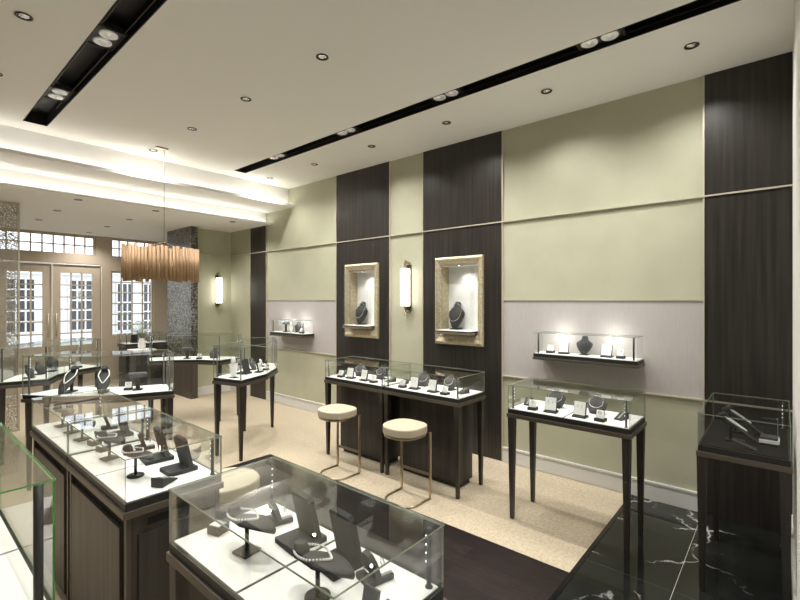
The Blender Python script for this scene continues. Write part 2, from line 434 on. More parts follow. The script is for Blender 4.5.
# ------------------------------------------------------------------ ceiling lights
ORD = ['first', 'second', 'third', 'fourth', 'fifth', 'sixth', 'seventh']
def spot(name, parent, loc, e, ang, target=None, r=.014, col=(1, .968, .915), blend=.9):
    l = bpy.data.lights.new(name, 'SPOT'); l.energy = e; l.spot_size = math.radians(ang); l.spot_blend = blend
    l.shadow_soft_size = r; l.color = col
    o = bpy.data.objects.new(name, l); C.objects.link(o)
    o.location = loc
    if target is not None:
        d = Vector(target)-Vector(loc); o.rotation_euler = d.to_track_quat('-Z', 'Y').to_euler()
    if parent:
        o.parent = parent; o.location = Vector(loc)-Vector(parent['_o'])
    return o
ED, ES, EW = 58, 62, 0
def downlight(x, y, z, label, e=ED, ang=142, group='round ceiling downlights'):
    o = thing('ceiling_downlight', label, 'ceiling light', (x, y, z), 0, group)
    M().lathe([(.047, -.001), (.048, -.006), (.036, -.006), (.034, -.001)], (x, y, z)).build('trim_ring', 'dark_bronze', o)
    M().lathe([(.033, -.0005), (.031, -.004), (.018, -.0045)], (x, y, z)).build('reflector', 'silver', o)
    M().lathe([(.017, -.004), (.012, -.006), (.002, -.007)], (x, y, z)).build('bulb', 'lamp_face', o)
    if e: spot('downlight_and_fill_lamp', o, (x, y, z-.02), e, ang)
for k, y in enumerate((5.875, 4.816, 3.732, 2.645)):
    downlight(2.175, y, H, 'small round downlight, %s from the ceiling step in the middle row' % ORD[k])
for k, y in enumerate((5.875, 4.816, 3.731, 2.645, 1.577, .496)):
    downlight(3.823, y, H, 'small round downlight, %s from the ceiling step in the row beside right wall' % ORD[k])
for k, y in enumerate((4.85, 3.735)):
    downlight(.60, y, H, 'small round downlight, %s from the ceiling step left of the left black trough' % ORD[k])
for k, y in enumerate((6.95, 8.03, 9.19)):
    downlight(1.665, y, ZB, 'small round downlight in lower ceiling, %s from its edge, left row' % ORD[k], e=58)
for k, y in enumerate((6.96, 8.03, 9.11, 10.187)):
    downlight(2.613, y, ZB, 'small round downlight in lower ceiling, %s from its edge, middle row' % ORD[k], e=58)
downlight(3.81, 6.955, ZB, 'small round downlight in lower ceiling close to the right wall', e=58)
for x, y in ((.6, 1.2), (2.17, 1.2), (.6, -1.2), (2.17, -1.2), (-.8, .4), (-.8, 3)):   # unseen lamps added to light the zone around the camera, no fixtures
    spot('downlight_and_fill_lamp', None, (x, y, H-.02), ED, 130)
def trough(x0, x1, label, pairs, other):
    xc = (x0+x1)/2
    o = thing('recessed_light_trough', label, 'ceiling light', (xc, 3, H))
    z1 = H+.12
    M().box(x0, x0+.006, SY0, SY1, H-.002, z1).box(x1-.006, x1, SY0, SY1, H-.002, z1).box(x0, x1, SY0, SY1, z1, z1+.01).box(x0, x1, SY1-.006, SY1, H-.002, z1).box(x0, x1, SY0, SY0+.006, H-.002, z1).build('housing', 'slot_black', o)
    M().box(x0+.028, x0+.034, SY0+.03, SY1-.55, H+.028, H+.04).box(x1-.034, x1-.028, SY0+.03, SY1-.55, H+.028, H+.04).build('rail', 'dark_bronze', o)
    for ya, yb in pairs:
        c = (ya+yb)/2
        t = M().box(x0+.008, x1-.008, c-.16, c+.16, H+.03, H+.06).build('lamp_tray', 'black', o)
        fr = M(); 
        for (a, b, c2, d) in ((x0+.02, x1-.02, c-.15, c-.145), (x0+.02, x1-.02, c+.145, c+.15), (x0+.02, x0+.025, c-.145, c+.145), (x1-.025, x1-.02, c-.145, c+.145)): fr.box(a, b, c2, d, H+.022, H+.03)
        fr.build('tray_frame', 'dark_bronze', t)
        for y in (ya, yb):
            M().lathe([(.058, .030), (.058, .020), (.050, .018), (.020, .027), (.012, .016), (.002, .015)], (xc, y, H)).build('lamp', 'lamp_face', o)
            spot('trough_lamp', o, (xc, y, H+.012), ES, 110, (xc + (.45 if other else -.1), y, 0))
LP = [(5.064, 4.925), (3.735, 3.603), (2.399, 2.264), (1.063, .924)]
trough(*SL[0], 'long black recessed light trough crossing the upper left corner', LP, False)
trough(*SL[1], 'long black recessed light trough parallel to the right wall', LP, True)
# ------------------------------------------------------------------ chandelier
CX, CY = 2.215, 5.70
o = thing('chandelier', 'oval chandelier of hanging copper tubes on a thin cable', 'chandelier', (CX, CY, 1.99))
M().box(CX-.075, CX+.06, CY-.03, CY+.03, H-.02, H-.0005).build('canopy', 'champagne', o, bevel=.004)
M().tube([(CX+.02, CY, H-.02), (CX+.02, CY, 2.44)], .0025).build('cable', 'black', o)
M().tube([(CX+.02, CY, 2.46), (CX-.22, CY, 2.37)], .003).tube([(CX+.02, CY, 2.46), (CX+.26, CY, 2.37)], .003).build('suspension_wire', 'silver', o)
rim = [(CX+.41*math.cos(2*PI*k/48), CY+.17*math.sin(2*PI*k/48)) for k in range(48)]
M().prism(rim, 2.355, 2.37).build('top_plate', 'champagne', o)
NT = 58
for k in range(NT):
    a = 2*PI*k/NT; r = .0215+random.uniform(-.003, .002)
    e = 1.0+random.uniform(-.015, .02)
    x, y = CX+.415*e*math.cos(a), CY+.165*e*math.sin(a)
    z0, z1 = 1.995+random.uniform(-.022, .022), 2.385+random.uniform(-.02, .02)
    M().lathe([(r*.75, z0+.004), (r, z0), (r, z1), (r*.75, z1-.004)], (x, y, 0), 12).build('tube', 'copper_tube', o)
l = bpy.data.lights.new('chandelier_bulb', 'POINT'); l.energy = 2.5; l.color = (1, .9, .74); l.shadow_soft_size = .05
b = bpy.data.objects.new('chandelier_bulb', l); C.objects.link(b); b.parent = o; b.location = (0, 0, .2)
# ------------------------------------------------------------------ sconces
def sconce(p, rz, label):
    o = thing('wall_sconce', label, 'wall lamp', p, rz, None, True)     # local: wall at x=0, lamp towards -x
    M().box(-.02, -.001, -.035, .035, -.29, .29).build('back_plate', 'bronze', o)
    M().lathe([(.054, -.235), (.058, -.23), (.058, .23), (.054, .235)], (-.085, 0, 0), 28).build('diffuser', 'lamp_glow', o)
    
    for s in (-1, 1):
        M().lathe([(.061, s*.235), (.061, s*.246), (.02, s*.250)], (-.085, 0, 0), 28).build('cap', 'champagne', o)
        M().lathe([(.018, s*.25), (.015, s*.335), (.021, s*.345)], (-.085, 0, 0), 16).box(-.085, -.002, -.010, .010, min(s*.30, s*.325), max(s*.30, s*.325)).build('stem', 'champagne', o)
    M().box(-.150, -.144, -.032, -.022, -.235, .235).build('vertical_strip', 'champagne', o)
sconce((W, 3.625, 1.915), 0, 'lit cylindrical wall sconce between the two framed niches')
sconce((4.13, 8.107, 1.935), PI/2, 'lit cylindrical wall sconce in the far alcove beside mosaic column')
# ------------------------------------------------------------------ showcases
ZD = .886
def zlegs(o, pts, z1=.8155, r1=.026, r0=.014, mat='leg_wood'):
    for x, y in pts: M().taper(x, y, 0.003, z1, r0, r1).build('leg', mat, o)
def showcase(label, poly, zt, legs, seam=None, decks=True, deckmat='white_deck', group=None, posts=None, cat='display case', z0=None, name='glass_showcase', edge='glass_edge', pr=.0075):
    cx = sum(p[0] for p in poly)/len(poly); cy = sum(p[1] for p in poly)/len(poly)
    o = thing(name, label, cat, (cx, cy, 0 if z0 is None else z0), 0, group)
    M().prism(inset(poly, -.004), .816, .848).build('apron', 'bronze', o, bevel=.003)
    M().prism(inset(poly, .005), .848, .882).build('plinth', 'black', o)
    dp = inset(poly, .016)
    if seam:      # rectangle split in two trays across its y length
        x0, y0 = dp[0]; x1, y1 = dp[2]
        M().box(x0, x1, y0, seam-.006, .882, ZD).build('deck', deckmat, o); M().box(x0, x1, seam+.006, y1, .882, ZD).build('deck', deckmat, o)
    else: M().prism(dp, .882, ZD).build('deck', deckmat, o)
    a = inset(poly, .004); b = inset(poly, .009); n = len(poly)
    for k in range(n):
        k2 = (k+1) % n
        quad = [a[k], a[k2], b[k2], b[k]]
        q = M()
        vs = [(x, y, .882) for x, y in quad] + [(x, y, zt-.0055) for x, y in quad]
        q.add(vs, [(3, 2, 1, 0), (4, 5, 6, 7), (0, 1, 5, 4), (1, 2, 6, 5), (2, 3, 7, 6), (3, 0, 4, 7)], mis=[1, 1, 0, 1, 0, 1])
        q.build('glass_pane', ['glass', edge], o)
    M().prism(inset(poly, .002), zt-.005, zt, 0, 1).build('glass_top', ['glass', edge], o)
    c = inset(poly, .036)
    for k in (posts if posts is not None else range(n)):
        x, y = c[k]
        p = M().lathe([(.012, .8825), (.012, .889), (pr, .890), (pr, zt-.010)], (x, y, 0), 12).build('corner_post', 'black', o)
        d = Vector((cx-x, cy-y)).normalized()*.0085
        dm = M()
        for q in range(4): dm.sphere((x+d.x, y+d.y, zt-.035-q*.026), .0032, n=6)
        dm.build('light_dots', 'led', p)
    zlegs(o, legs)
    return o
def rlegs(x0, x1, y0, y1, d=.03): return [(x0+d, y0+d), (x1-d, y0+d), (x1-d, y1-d), (x0+d, y1-d)]
ZT = 1.075
A = (.67, 1.115, .775, 1.68)
cA = showcase('nearest glass showcase with white decks in the bottom centre foreground', rect(*A), ZT, rlegs(*A), 1.228, posts=[1, 2])
Bn = (.67, 1.11, 2.12, 3.025); Bf = (.67, 1.11, 3.035, 3.94)
def cabinet_showcase(r, label, nearface):
    o = showcase(label, rect(*r), ZT, [], (r[2]+r[3])/2, posts=[1, 2])
    x0, x1, y0, y1 = r
    M().box(x0+.03, x1-.02, y0+.02, y1-.02, .06, .815).build('cabinet_body', 'dark_wood', o)
    M().box(x0+.05, x1-.05, y0+.04, y1-.04, .003, .06).build('toe_kick', 'black', o)
    for q in ((x0+.012, x0+.03, y0+.012, y0+.04), (x0+.012, x0+.03, y1-.04, y1-.012), (x1-.03, x1-.012, y0+.012, y0+.03)): M().box(*q, .003, .815).build('stile', 'brown_wood', o)
    for ya, yb in ((y0+.10, y1-.045),):
        M().box(x0+.012, x0+.030, ya, yb, .06, .745).build('door', 'brown_wood', o, bevel=.003)
    M().box(x0+.026, x0+.031, y0+.05, y1-.05, .755, .80).build('pull_recess_shade', 'recess_shade_black', o)  # near-black strip on the face; the shade of the pull slot is its colour
    if nearface:
        M().box(x0+.06, x1-.06, y0+.010, y0+.021, .06, .73).build('end_panel', 'dark_wood', o, bevel=.003)
        M().box(x0+.10, x1-.08, y0+.017, y0+.021, .755, .785).build('pull_recess_shade', 'recess_shade_black', o)  # slot shade painted as a near-black strip, nothing is cut in
    return o
cB1 = cabinet_showcase(Bn, 'near unit of the long wood cabinet showcase on the left', True)
cB2 = cabinet_showcase(Bf, 'far unit of the long wood cabinet showcase on the left', False)
Cc = (-.11, .326, 1.57, 2.475); ZTC = 1.245
cC = showcase('tall glass showcase cropped by the lower left picture corner', rect(*Cc), ZTC, rlegs(*Cc), (Cc[2]+Cc[3])/2, posts=[1], edge='glass_edge_green', pr=.012)
G2 = (3.28, 3.735, 2.14, 3.04); G1 = (3.28, 3.735, 3.05, 3.95)
for r, nm in ((G1, 'left unit of the dark wood counter showcase behind the stools'), (G2, 'right unit of the dark wood counter showcase behind the stools')):
    o = showcase(nm, rect(*r), ZT, rlegs(*r), None, posts=[0, 3])
    M().box(3.47, 3.70, r[2]+.12, r[3]-.06, .05, .815).build('cabinet_body', 'dark_wood', o)
    M().box(3.50, 3.68, r[2]+.14, r[3]-.08, .003, .05).build('toe_kick', 'black', o)
Hh = (3.27, 3.72, .77, 1.675)
cH = showcase('slender four-legged glass showcase below the lit wall shelf', rect(*Hh), ZT, rlegs(*Hh), 1.228, posts=[0, 3])
Ii = (3.2, 4.0, -.042, .39)
cI = showcase('black decked glass showcase at the right edge', rect(*Ii), ZT, rlegs(*Ii, .025), None, deckmat='black_velvet', posts=[1])
# ring of arc showcases under the chandelier
RX, RY, RO, RI = 2.18, 5.84, 1.46, 1.02
def arc(a0, a1, label, zt=1.245):
    n = 3; st = [math.radians(a0+(a1-a0)*k/n) for k in range(n+1)]
    poly = [(RX+RO*math.cos(t), RY+RO*math.sin(t)) for t in st] + [(RX+RI*math.cos(t), RY+RI*math.sin(t)) for t in st[::-1]]
    ins = inset(poly, .035)
    return showcase(label, poly, zt, [ins[0], ins[3], ins[4], ins[7]], None, posts=[0, 3, 4, 7], cat='display case')
arc(202.5, 256, 'curved showcase of the ring nearest the left cabinet showcase')
arc(283.5, 340.5, 'curved showcase of the ring nearest the left wall shelf')
arc(16.5, 73.5, 'curved showcase of the ring in front of the mosaic column')
arc(106.5, 163.5, 'curved showcase of the ring nearest the double doors')
# window table
Ww = (3.10, 3.92, 9.75, 10.2)
o = showcase('dark glass showcase standing below the right storefront window', rect(*Ww), ZT, [], None)
M().box(3.12, 3.90, 9.77, 10.18, .003, .815).build('cabinet_body', 'dark_wood', o)
# ------------------------------------------------------------------ stools
def stool_proto():
    o = thing('counter_stool', None, 'stool', (0, 0, 0), 0, None, True)    # counter at +x
    pts = []
    for k in range(40):
        a = 2*PI*k/40; e = 2.0/2.9 if math.cos(a) > 0 else 2.0/2.2
        pts.append((.18*math.copysign(abs(math.cos(a))**e, math.cos(a)), .185*math.copysign(abs(math.sin(a))**e, math.sin(a))))
    M().prism(pts, .59, .665).build('seat', 'leather', o, bevel=.012)
    M().prism(inset(pts, .012), .572, .5855).build('seat_base', 'champagne', o)
    for s in (-1, 1): M().box(.150, .170, s*.165-.008, s*.165+.008, .012, .59).build('leg', 'champagne', o)
    u = [(.16, -.165, .010), (-.02, -.165, .010)] + [(-.02-.13*math.sin(t), -.165*math.cos(t), .010) for t in [PI*k/14 for k in range(1, 14)]] + [(-.02, .165, .010), (.16, .165, .010)]
    M().tube(u, .0085).build('floor_loop', 'champagne', o)
    M().box(.152, .168, -.165, .165, .205, .225).build('footrest', 'champagne', o)
    return o
st = stool_proto()
place(st, (2.985, 2.515, 0), 0, 'round beige stool on brass frame before the right counter unit', 'stool', 'counter stools')
place(st, (2.985, 3.405, 0), 0, 'round beige stool on brass frame before the left counter unit', 'stool', 'counter stools')
place(st, (1.38, 2.575, 0), PI, 'beige stool seen through glass, closest to the nearest showcase', 'stool', 'counter stools')
place(st, (1.42, 3.44, 0), PI, 'beige stool behind the left cabinet showcase, farther from the camera', 'stool', 'counter stools')
# ------------------------------------------------------------------ jewellery stands (local frames: face towards -x)
def TR(rx=0, ry=0, t=(0, 0, 0)): return Matrix.Translation(t) @ Matrix.Rotation(ry, 4, 'Y') @ Matrix.Rotation(rx, 4, 'X')
def proto(name, cat): return thing(name, None, cat, (0, 0, 0), 0, None, True)
def earring_proto():
    o = proto('earring_stand', 'earring stand'); T = TR(0, math.radians(14), (0, 0, .012))
    M().box(-.03, .05, -.048, .048, 0, .013).build('base', 'charcoal', o, bevel=.001)
    M().box(-.012, .006, -.045, .045, 0, .105, T=T).build('board', 'charcoal', o)
    f = M().box(-.0155, -.0125, -.042, .042, .004, .102, T=T)
    for y in (-.016, .016):
        c = T @ Vector((-.0165, y, .075)); f.sphere(c, .004, 1, 6); c = T @ Vector((-.0165, y, .063)); f.sphere(c, .005, 1, 6)
    f.build('card_face', ['white_card', 'silver'], o)
    return o
def ring_proto():
    o = proto('ring_stand', 'ring stand'); T = TR(0, math.radians(22), (-.01, 0, .02))
    M().box(-.034, .034, -.034, .034, 0, .022).build('base', 'charcoal', o, bevel=.002)
    M().box(-.012, .012, -.026, .026, 0, .058, T=T).build('block', 'white_card', o, bevel=.002)
    m = M(); m.tube([T @ Vector((-.0155+.0, .011*math.cos(t), .04+.011*math.sin(t))) for t in [2*PI*k/16 for k in range(16)]], .0022, 6, closed=True)
    m.build('ring', 'silver', o)
    return o
def bust_mesh(h, tilt, w=1.0, egg=False):
    # rounded torso form: rows of half width / depth over height
    rows = [(.00, .052, .018), (.12, .064, .026), (.30, .074, .032), (.48, .080, .034), (.62, .076, .030), (.72, .058, .026), (.80, .034, .022), (.92, .028, .020), (1.0, .027, .019)]
    if egg: rows = [(.00, .014, .010), (.10, .032, .018), (.28, .054, .028), (.48, .072, .034), (.62, .076, .030), (.72, .056, .026), (.80, .034, .022), (.92, .028, .020), (1.0, .025, .018)]
    T = TR(0, tilt, (0, 0, .004)); vs = []; fs = []; n = 20
    for t, a, d in rows:
        for k in range(n):
            q = 2*PI*k/n; vs.append(T @ Vector((-d*h/.16*math.cos(q), a*w*h/.16*math.sin(q), t*h)))
    for j in range(len(rows)-1):
        for k in range(n): fs.append((j*n+k, j*n+(k+1) % n, (j+1)*n+(k+1) % n, (j+1)*n+k))
    m = M(); m.add(vs, fs, 0, True); m.add(vs[:n], [tuple(range(n))]); m.add(vs[-n:], [tuple(range(n))])
    return m, T
def bust_proto(h=.15, name='necklace_bust', mat='grey_velvet'):
    o = proto(name, 'necklace bust'); m, T = bust_mesh(h, math.radians(20), 1.0, h > .16)
    m.build('torso', mat, o)
    M().box(-.02, .075, -.04, .04, 0, .008).build('base', 'charcoal', o)
    return o
def chain_mesh(h, tilt, drop=.30, wid=.056, r=.0026, off=.007):
    T = TR(0, tilt, (0, 0, .004)); s = h/.16
    pts = []
    for k in range(36):
        q = 2*PI*k/36
        y = wid*s*math.sin(q); z = h*.56 + h*drop*math.cos(q)
        t = z/h; dep = .030 if t < .6 else .026 if t < .75 else .022
        half = .078 if t < .62 else .05 if t < .75 else .036
        dd = dep*math.sqrt(max(0.02, 1-(y/(half*s))**2))*s if abs(y) < half*s else .004
        pts.append(T @ Vector((-(dd+off), y, z)))
    return M().tube(pts, r, 6, closed=True)
def necklace_proto(h=.15, r=.0038, drop=.30, mat='silver'):
    o = chain_mesh(h, math.radians(20), drop, r=r).build('necklace', mat); return o
def ramp_proto():
    o = proto('bracelet_ramp', 'bracelet stand')
    M().add([(-.06, -.03, 0), (.05, -.03, 0), (.05, -.03, .045), (-.06, -.03, .006), (-.06, .03, 0), (.05, .03, 0), (.05, .03, .045), (-.06, .03, .006)], [(0, 1, 2, 3), (7, 6, 5, 4), (0, 4, 5, 1), (1, 5, 6, 2), (2, 6, 7, 3), (3, 7, 4, 0)]).build('wedge', 'charcoal', o, bevel=.0015)
    T = TR(0, -math.atan2(.039, .11), (-.06, 0, .0065))
    M().box(.012, .10, -.007, .007, .0005, .0035, T=T).build('strap', 'silver', o)
    return o
def lstand_proto():
    o = proto('display_board', 'jewelry stand'); T = TR(0, math.radians(-13), (.035, 0, .018))
    M().box(-.075, .065, -.062, .062, 0, .020).build('base', 'charcoal', o, bevel=.002)
    # clipped corner board
    pl = [(-.06, 0), (.06, 0), (.06, .145), (.045, .158), (-.045, .158), (-.06, .145)]
    vs = [T @ Vector((-.012, y, z)) for y, z in pl]+[T @ Vector((.010, y, z)) for y, z in pl]; n = 6
    M().add(vs, [tuple(range(n)), tuple(range(n, 2*n))[::-1]]+[(k, (k+1) % n, n+(k+1) % n, n+k) for k in range(n)]).build('board', 'charcoal', o, bevel=.002)
    return o
def lcard_proto():      # ring lounge: dark back slab with a slot and a white slab in front
    o = proto('earring_box', 'earring stand'); T = TR(0, math.radians(-18), (0, 0, .014))
    M().box(-.045, .05, -.038, .038, 0, .018).build('base', 'charcoal', o, bevel=.002)
    M().prism([(-.036, 0), (.036, 0), (.036, .055), (.018, .078), (-.018, .078), (-.036, .055)], -.010, .008, T=T @ Matrix.Rotation(PI/2, 4, 'Z') @ Matrix.Rotation(PI/2, 4, 'X')).build('board', 'charcoal', o, bevel=.001)
    M().box(.006, .046, -.030, .030, .018, .028).build('card_face', 'white_card', o)
    m = M(); m.tube([(.03, .012*math.cos(t), .042+.012*math.sin(t)) for t in [2*PI*k/16 for k in range(16)]], .002, 6, closed=True); m.build('ring', 'silver', o)
    M().box(-.030, -.0285, -.014, .014, .034, .040).build('slot', 'silver', o)
    return o
def leaf_mesh(L=.225, wd=.050, tilt=-.06, z=.10):
    T = Matrix.Translation((0, 0, z)) @ Matrix.Rotation(tilt, 4, 'Y')
    rows = []; n = 14
    for j in range(n+1):
        t = j/n; x = -.4*L + L*t
        hw = wd*(math.sin(PI*min(1, (t+.10)/.75)/2) if t < .5 else math.cos((t-.5)/.5*PI/2*.93)**.8)
        rows.append((x, max(hw, .006)))
    vs = []; fs = []; k = 8
    for x, hw in rows:
        for q in range(k): a = 2*PI*q/k; vs.append(T @ Vector((x, hw*math.cos(a), .010*math.sin(a)+.012*(1-(2*(x+.4*L)/L-1)**2))))
    for j in range(n):
        for q in range(k): fs.append((j*k+q, j*k+(q+1) % k, (j+1)*k+(q+1) % k, (j+1)*k+q))
    m = M(); m.add(vs, fs, 0, True); m.add(vs[:k], [tuple(range(k))]); m.add(vs[-k:], [tuple(range(k))])
    m.lathe([(.026, 0), (.024, .012), (.020, .024), (.017, .032)], (0, 0, 0), 14, T=T @ Matrix.Translation((-.30*L, 0, .014)))
    return m, T
LEAFT = None
def necklace_board_proto(roundbase):
    global LEAFT
    o = proto('necklace_board', 'necklace stand')
    m, T = leaf_mesh(); LEAFT = T
    m.build('board', 'charcoal', o)
    M().lathe([(.007, .008), (.007, .108)], (0, 0, 0), 12).build('post', 'black', o)
    if roundbase: M().lathe([(.038, 0), (.038, .006), (.03, .010), (.008, .011)], (0, 0, 0), 28).build('base', 'black', o)
    else: M().box(-.034, .034, -.034, .034, 0, .008).build('base', 'black', o)
    return o
def pearl_proto():
    m = M(); n = 44
    for k in range(n):
        q = 2*PI*k/n; x = -.015+.070*math.cos(q); y = .040*math.sin(q)*(1.0 if x < 0 else 1-.6*(x/.055))
        m.sphere(LEAFT @ Vector((x, y, .0255)), .0040, n=5)
    return m.build('pearl_necklace', 'pearl')
def tstand_proto():
    o = proto('bracelet_bar', 'bracelet stand')
    M().box(-.04, .04, -.04, .04, 0, .012).build('base', 'black', o)
    M().box(-.010, .010, -.018, .018, .012, .13).build('post', 'charcoal', o)
    M().lathe([(.020, -.075), (.026, -.07), (.026, .07), (.020, .075)], (0, 0, 0), 16, T=Matrix.Translation((0, 0, .145)) @ Matrix.Rotation(PI/2, 4, 'X')).build('bar', 'grey_velvet', o)
    return o
def flare_proto():
    o = proto('flared_stand', 'necklace stand')
    vs = [(-.008, -.03, 0), (-.008, .03, 0), (-.008, .062, .155), (-.008, -.062, .155), (.008, -.03, 0), (.008, .03, 0), (.008, .062, .155), (.008, -.062, .155)]
    M().add(vs, [(0, 1, 2, 3), (7, 6, 5, 4), (0, 4, 5, 1), (1, 5, 6, 2), (2, 6, 7, 3), (3, 7, 4, 0)]).build('board', 'white_card', o)
    M().box(-.03, .05, -.035, .035, -.0, .008).build('base', 'charcoal', o)
    M().lathe([(.02, .155), (.026, .19), (.018, .225), (.004, .235)], (0, 0, 0), 16).build('bust_head', 'white_card', o)
    return o
def box_proto():
    o = proto('ring_box', 'ring box')
    M().box(-.028, .028, -.028, .028, 0, .030).build('box', 'charcoal', o, bevel=.002)
    T = TR(0, math.radians(-12), (.026, 0, .030)); M().box(-.006, .004, -.028, .028, 0, .045, T=T).build('lid', 'charcoal', o, bevel=.001)
    M().box(-.022, .018, -.022, .022, .030, .034).build('cushion', 'white_card', o)
    return o
P_ear, P_ring, P_bust, P_ramp, P_l, P_lc = earring_proto(), ring_proto(), bust_proto(), ramp_proto(), lstand_proto(), lcard_proto()
P_nbs, P_nbr, P_t, P_fl, P_box = necklace_board_proto(False), necklace_board_proto(True), tstand_proto(), flare_proto(), box_proto()
P_neck = necklace_proto(); P_pearl = pearl_proto()
P_dbust = bust_proto(.19, 'necklace_bust', 'charcoal'); P_dneck = necklace_proto(.19, .0022, .34)
def put(p, x, y, label, cat, rz=0, z=ZD+.0005, group=None): return place(p, (x, y, z), rz, label, cat, group)
# --- counter units and the legged showcase share one arrangement
def arrangement(x0, yc, case, grp, last='ramp'):
    put(P_ramp, x0+.24, yc+.375, 'dark wedge bracelet ramp at the left end of %s' % case, 'bracelet stand', .25, group='bracelet ramps in '+grp)
    put(P_ring, x0+.09, yc+.27, 'white ring block on black base, left one in %s' % case, 'ring stand', .1, group='ring stands in '+grp)
    put(P_ear, x0+.10, yc+.13, 'white earring card on black base, left one in %s' % case, 'earring stand', .12, group='earring cards in '+grp)
    put(P_bust, x0+.27, yc+.16, 'grey necklace bust behind left earring card in %s' % case, 'necklace bust', .15, group='necklace busts in '+grp)
    put(P_neck, x0+.27, yc+.16, 'silver necklace on left grey bust in %s' % case, 'necklace', .15, group='necklaces in '+grp)
    put(P_ear, x0+.10, yc-.09, 'white earring card on black base, right one in %s' % case, 'earring stand', -.05, group='earring cards in '+grp)
    put(P_bust, x0+.28, yc-.15, 'grey necklace bust behind right earring card in %s' % case, 'necklace bust', -.1, group='necklace busts in '+grp)
    put(P_neck, x0+.28, yc-.15, 'silver necklace on right grey bust in %s' % case, 'necklace', -.1, group='necklaces in '+grp)
    put(P_ring, x0+.09, yc-.24, 'white ring block on black base, right one in %s' % case, 'ring stand', -.1, group='ring stands in '+grp)
    put(P_ramp, x0+.25, yc-.34, 'dark wedge bracelet ramp at the right end of %s' % case, 'bracelet stand', -.2, group='bracelet ramps in '+grp)
arrangement(3.28, 3.50, 'the left counter unit', 'left counter unit')
arrangement(3.28, 2.59, 'the right counter unit', 'right counter unit')
arrangement(3.27, 1.228, 'the slender legged showcase', 'legged showcase')
# --- nearest showcase
NA = 'the nearest showcase'
put(P_nbs, .82, 1.40, 'charcoal necklace board on square post base in '+NA, 'necklace stand', -PI/2+.15)
put(P_pearl, .82, 1.40, 'pearl necklace on the square based board in '+NA, 'necklace', -PI/2+.15)
put(P_nbr, .83, 1.03, 'charcoal necklace board on round post base in '+NA, 'necklace stand', -PI/2+.12)
put(P_pearl, .83, 1.03, 'pearl necklace on the round based board in '+NA, 'necklace', -PI/2+.12)
put(P_l, .985, 1.31, 'charcoal leaning display board farther from camera in '+NA, 'jewelry stand', -.1, group='leaning boards')
put(P_l, .985, 1.10, 'charcoal leaning display board closer to camera in '+NA, 'jewelry stand', -.1, group='leaning boards')
put(P_lc, 1.01, 1.50, 'charcoal earring box with white slab at the far end of '+NA, 'earring stand', -.25)
put(P_lc, 1.00, .965, 'charcoal earring box with white slab at the near end of '+NA, 'earring stand', -.25)
put(P_box, .82, 1.60, 'small dark ring box at the far left corner of '+NA, 'ring box', .3)
put(P_box, .90, .86, 'small dark ring box at the bottom picture edge in '+NA, 'ring box', PI)
# --- left cabinet showcase
NB = 'the left cabinet showcase'
put(P_nbr, .815, 2.42, 'charcoal necklace board on round base at near end of '+NB, 'necklace stand', -PI/2+.2)
put(P_pearl, .815, 2.42, 'pearl necklace on the round based board in '+NB, 'necklace', -PI/2+.2)
put(P_ramp, .87, 2.22, 'charcoal bracelet ramp at the near end of '+NB, 'bracelet stand', -2.6)
put(P_l, .99, 2.33, 'charcoal leaning board at the near end of '+NB, 'jewelry stand', .0)
put(P_l, .98, 2.58, 'charcoal leaning board, second from the near end of '+NB, 'jewelry stand', -.1)
put(P_lc, 1.0, 2.83, 'charcoal earring box with white slab near the middle of '+NB, 'earring stand', -.2)
put(P_nbs, .81, 2.79, 'charcoal necklace board on square base, closest to camera in '+NB, 'necklace stand', -PI/2+.2)
put(P_pearl, .81, 2.79, 'pearl necklace on the closest square based board in '+NB, 'necklace', -PI/2+.2)
put(P_box, .83, 3.02-.055, 'small dark ring box before the joint of '+NB, 'ring box', .2)
put(P_box, .83, 3.13, 'small dark ring box beyond the joint of '+NB, 'ring box', .2)
put(P_nbs, .81, 3.30, 'charcoal necklace board on square base, second in '+NB, 'necklace stand', -PI/2+.2)
put(P_nbs, .81, 3.53, 'charcoal necklace board on square base, third in '+NB, 'necklace stand', -PI/2+.2)
put(P_nbs, .81, 3.76, 'charcoal necklace board on square base, farthest in '+NB, 'necklace stand', -PI/2+.2)
put(P_l, .99, 3.22, 'charcoal leaning board just beyond the joint of '+NB, 'jewelry stand', 0)
put(P_lc, 1.0, 3.45, 'charcoal earring box with white slab in far half of '+NB, 'earring stand', -.2)
# --- cropped showcase
put(P_l, .16, 2.2, 'charcoal leaning board inside the cropped lower left showcase', 'jewelry stand', .3)
# --- black showcase
NI_ = 'the black decked showcase'
P_st = proto('sloped_necklace_board', 'necklace stand')
m, TS = leaf_mesh(.25, .042, .62, .088); m.build('board', 'charcoal', P_st)
M().box(-.035, .06, -.03, .03, 0, .010).build('base', 'black', P_st); M().box(-.02, -.006, -.008, .008, .010, .088).build('post', 'black', P_st)
m = M(); pts = [TS @ Vector((-.01+.075*math.cos(q), .032*math.sin(q)*(1 if math.cos(q) < 0 else 1-.6*math.cos(q)), .026)) for q in [2*PI*k/36 for k in range(36)]]
P_sn = m.tube(pts, .0038, 6, closed=True).build('necklace', 'pearl')  # silver necklace given pearl white, so its bright highlights are painted in
for xx, yy, nm in ((3.42, .23, 'front'), (3.66, .22, 'back')):
    put(P_st, xx, yy, 'sloped charcoal necklace board, %s one of two in %s' % (nm, NI_), 'necklace stand', -PI/2+.15, group='sloped necklace boards')
    put(P_sn, xx, yy, 'bright silver necklace on the %s sloped board in %s' % (nm, NI_), 'necklace', -PI/2+.15, group='necklaces on sloped boards')
put(P_ramp, 3.29, .17, 'grey bracelet ramp at the front of '+NI_, 'bracelet stand', PI/2)
o = thing('bracelet_cuff_stand', 'angular silver cuff stand at the right of '+NI_, 'bracelet stand', (3.52, .06, ZD+.0005))
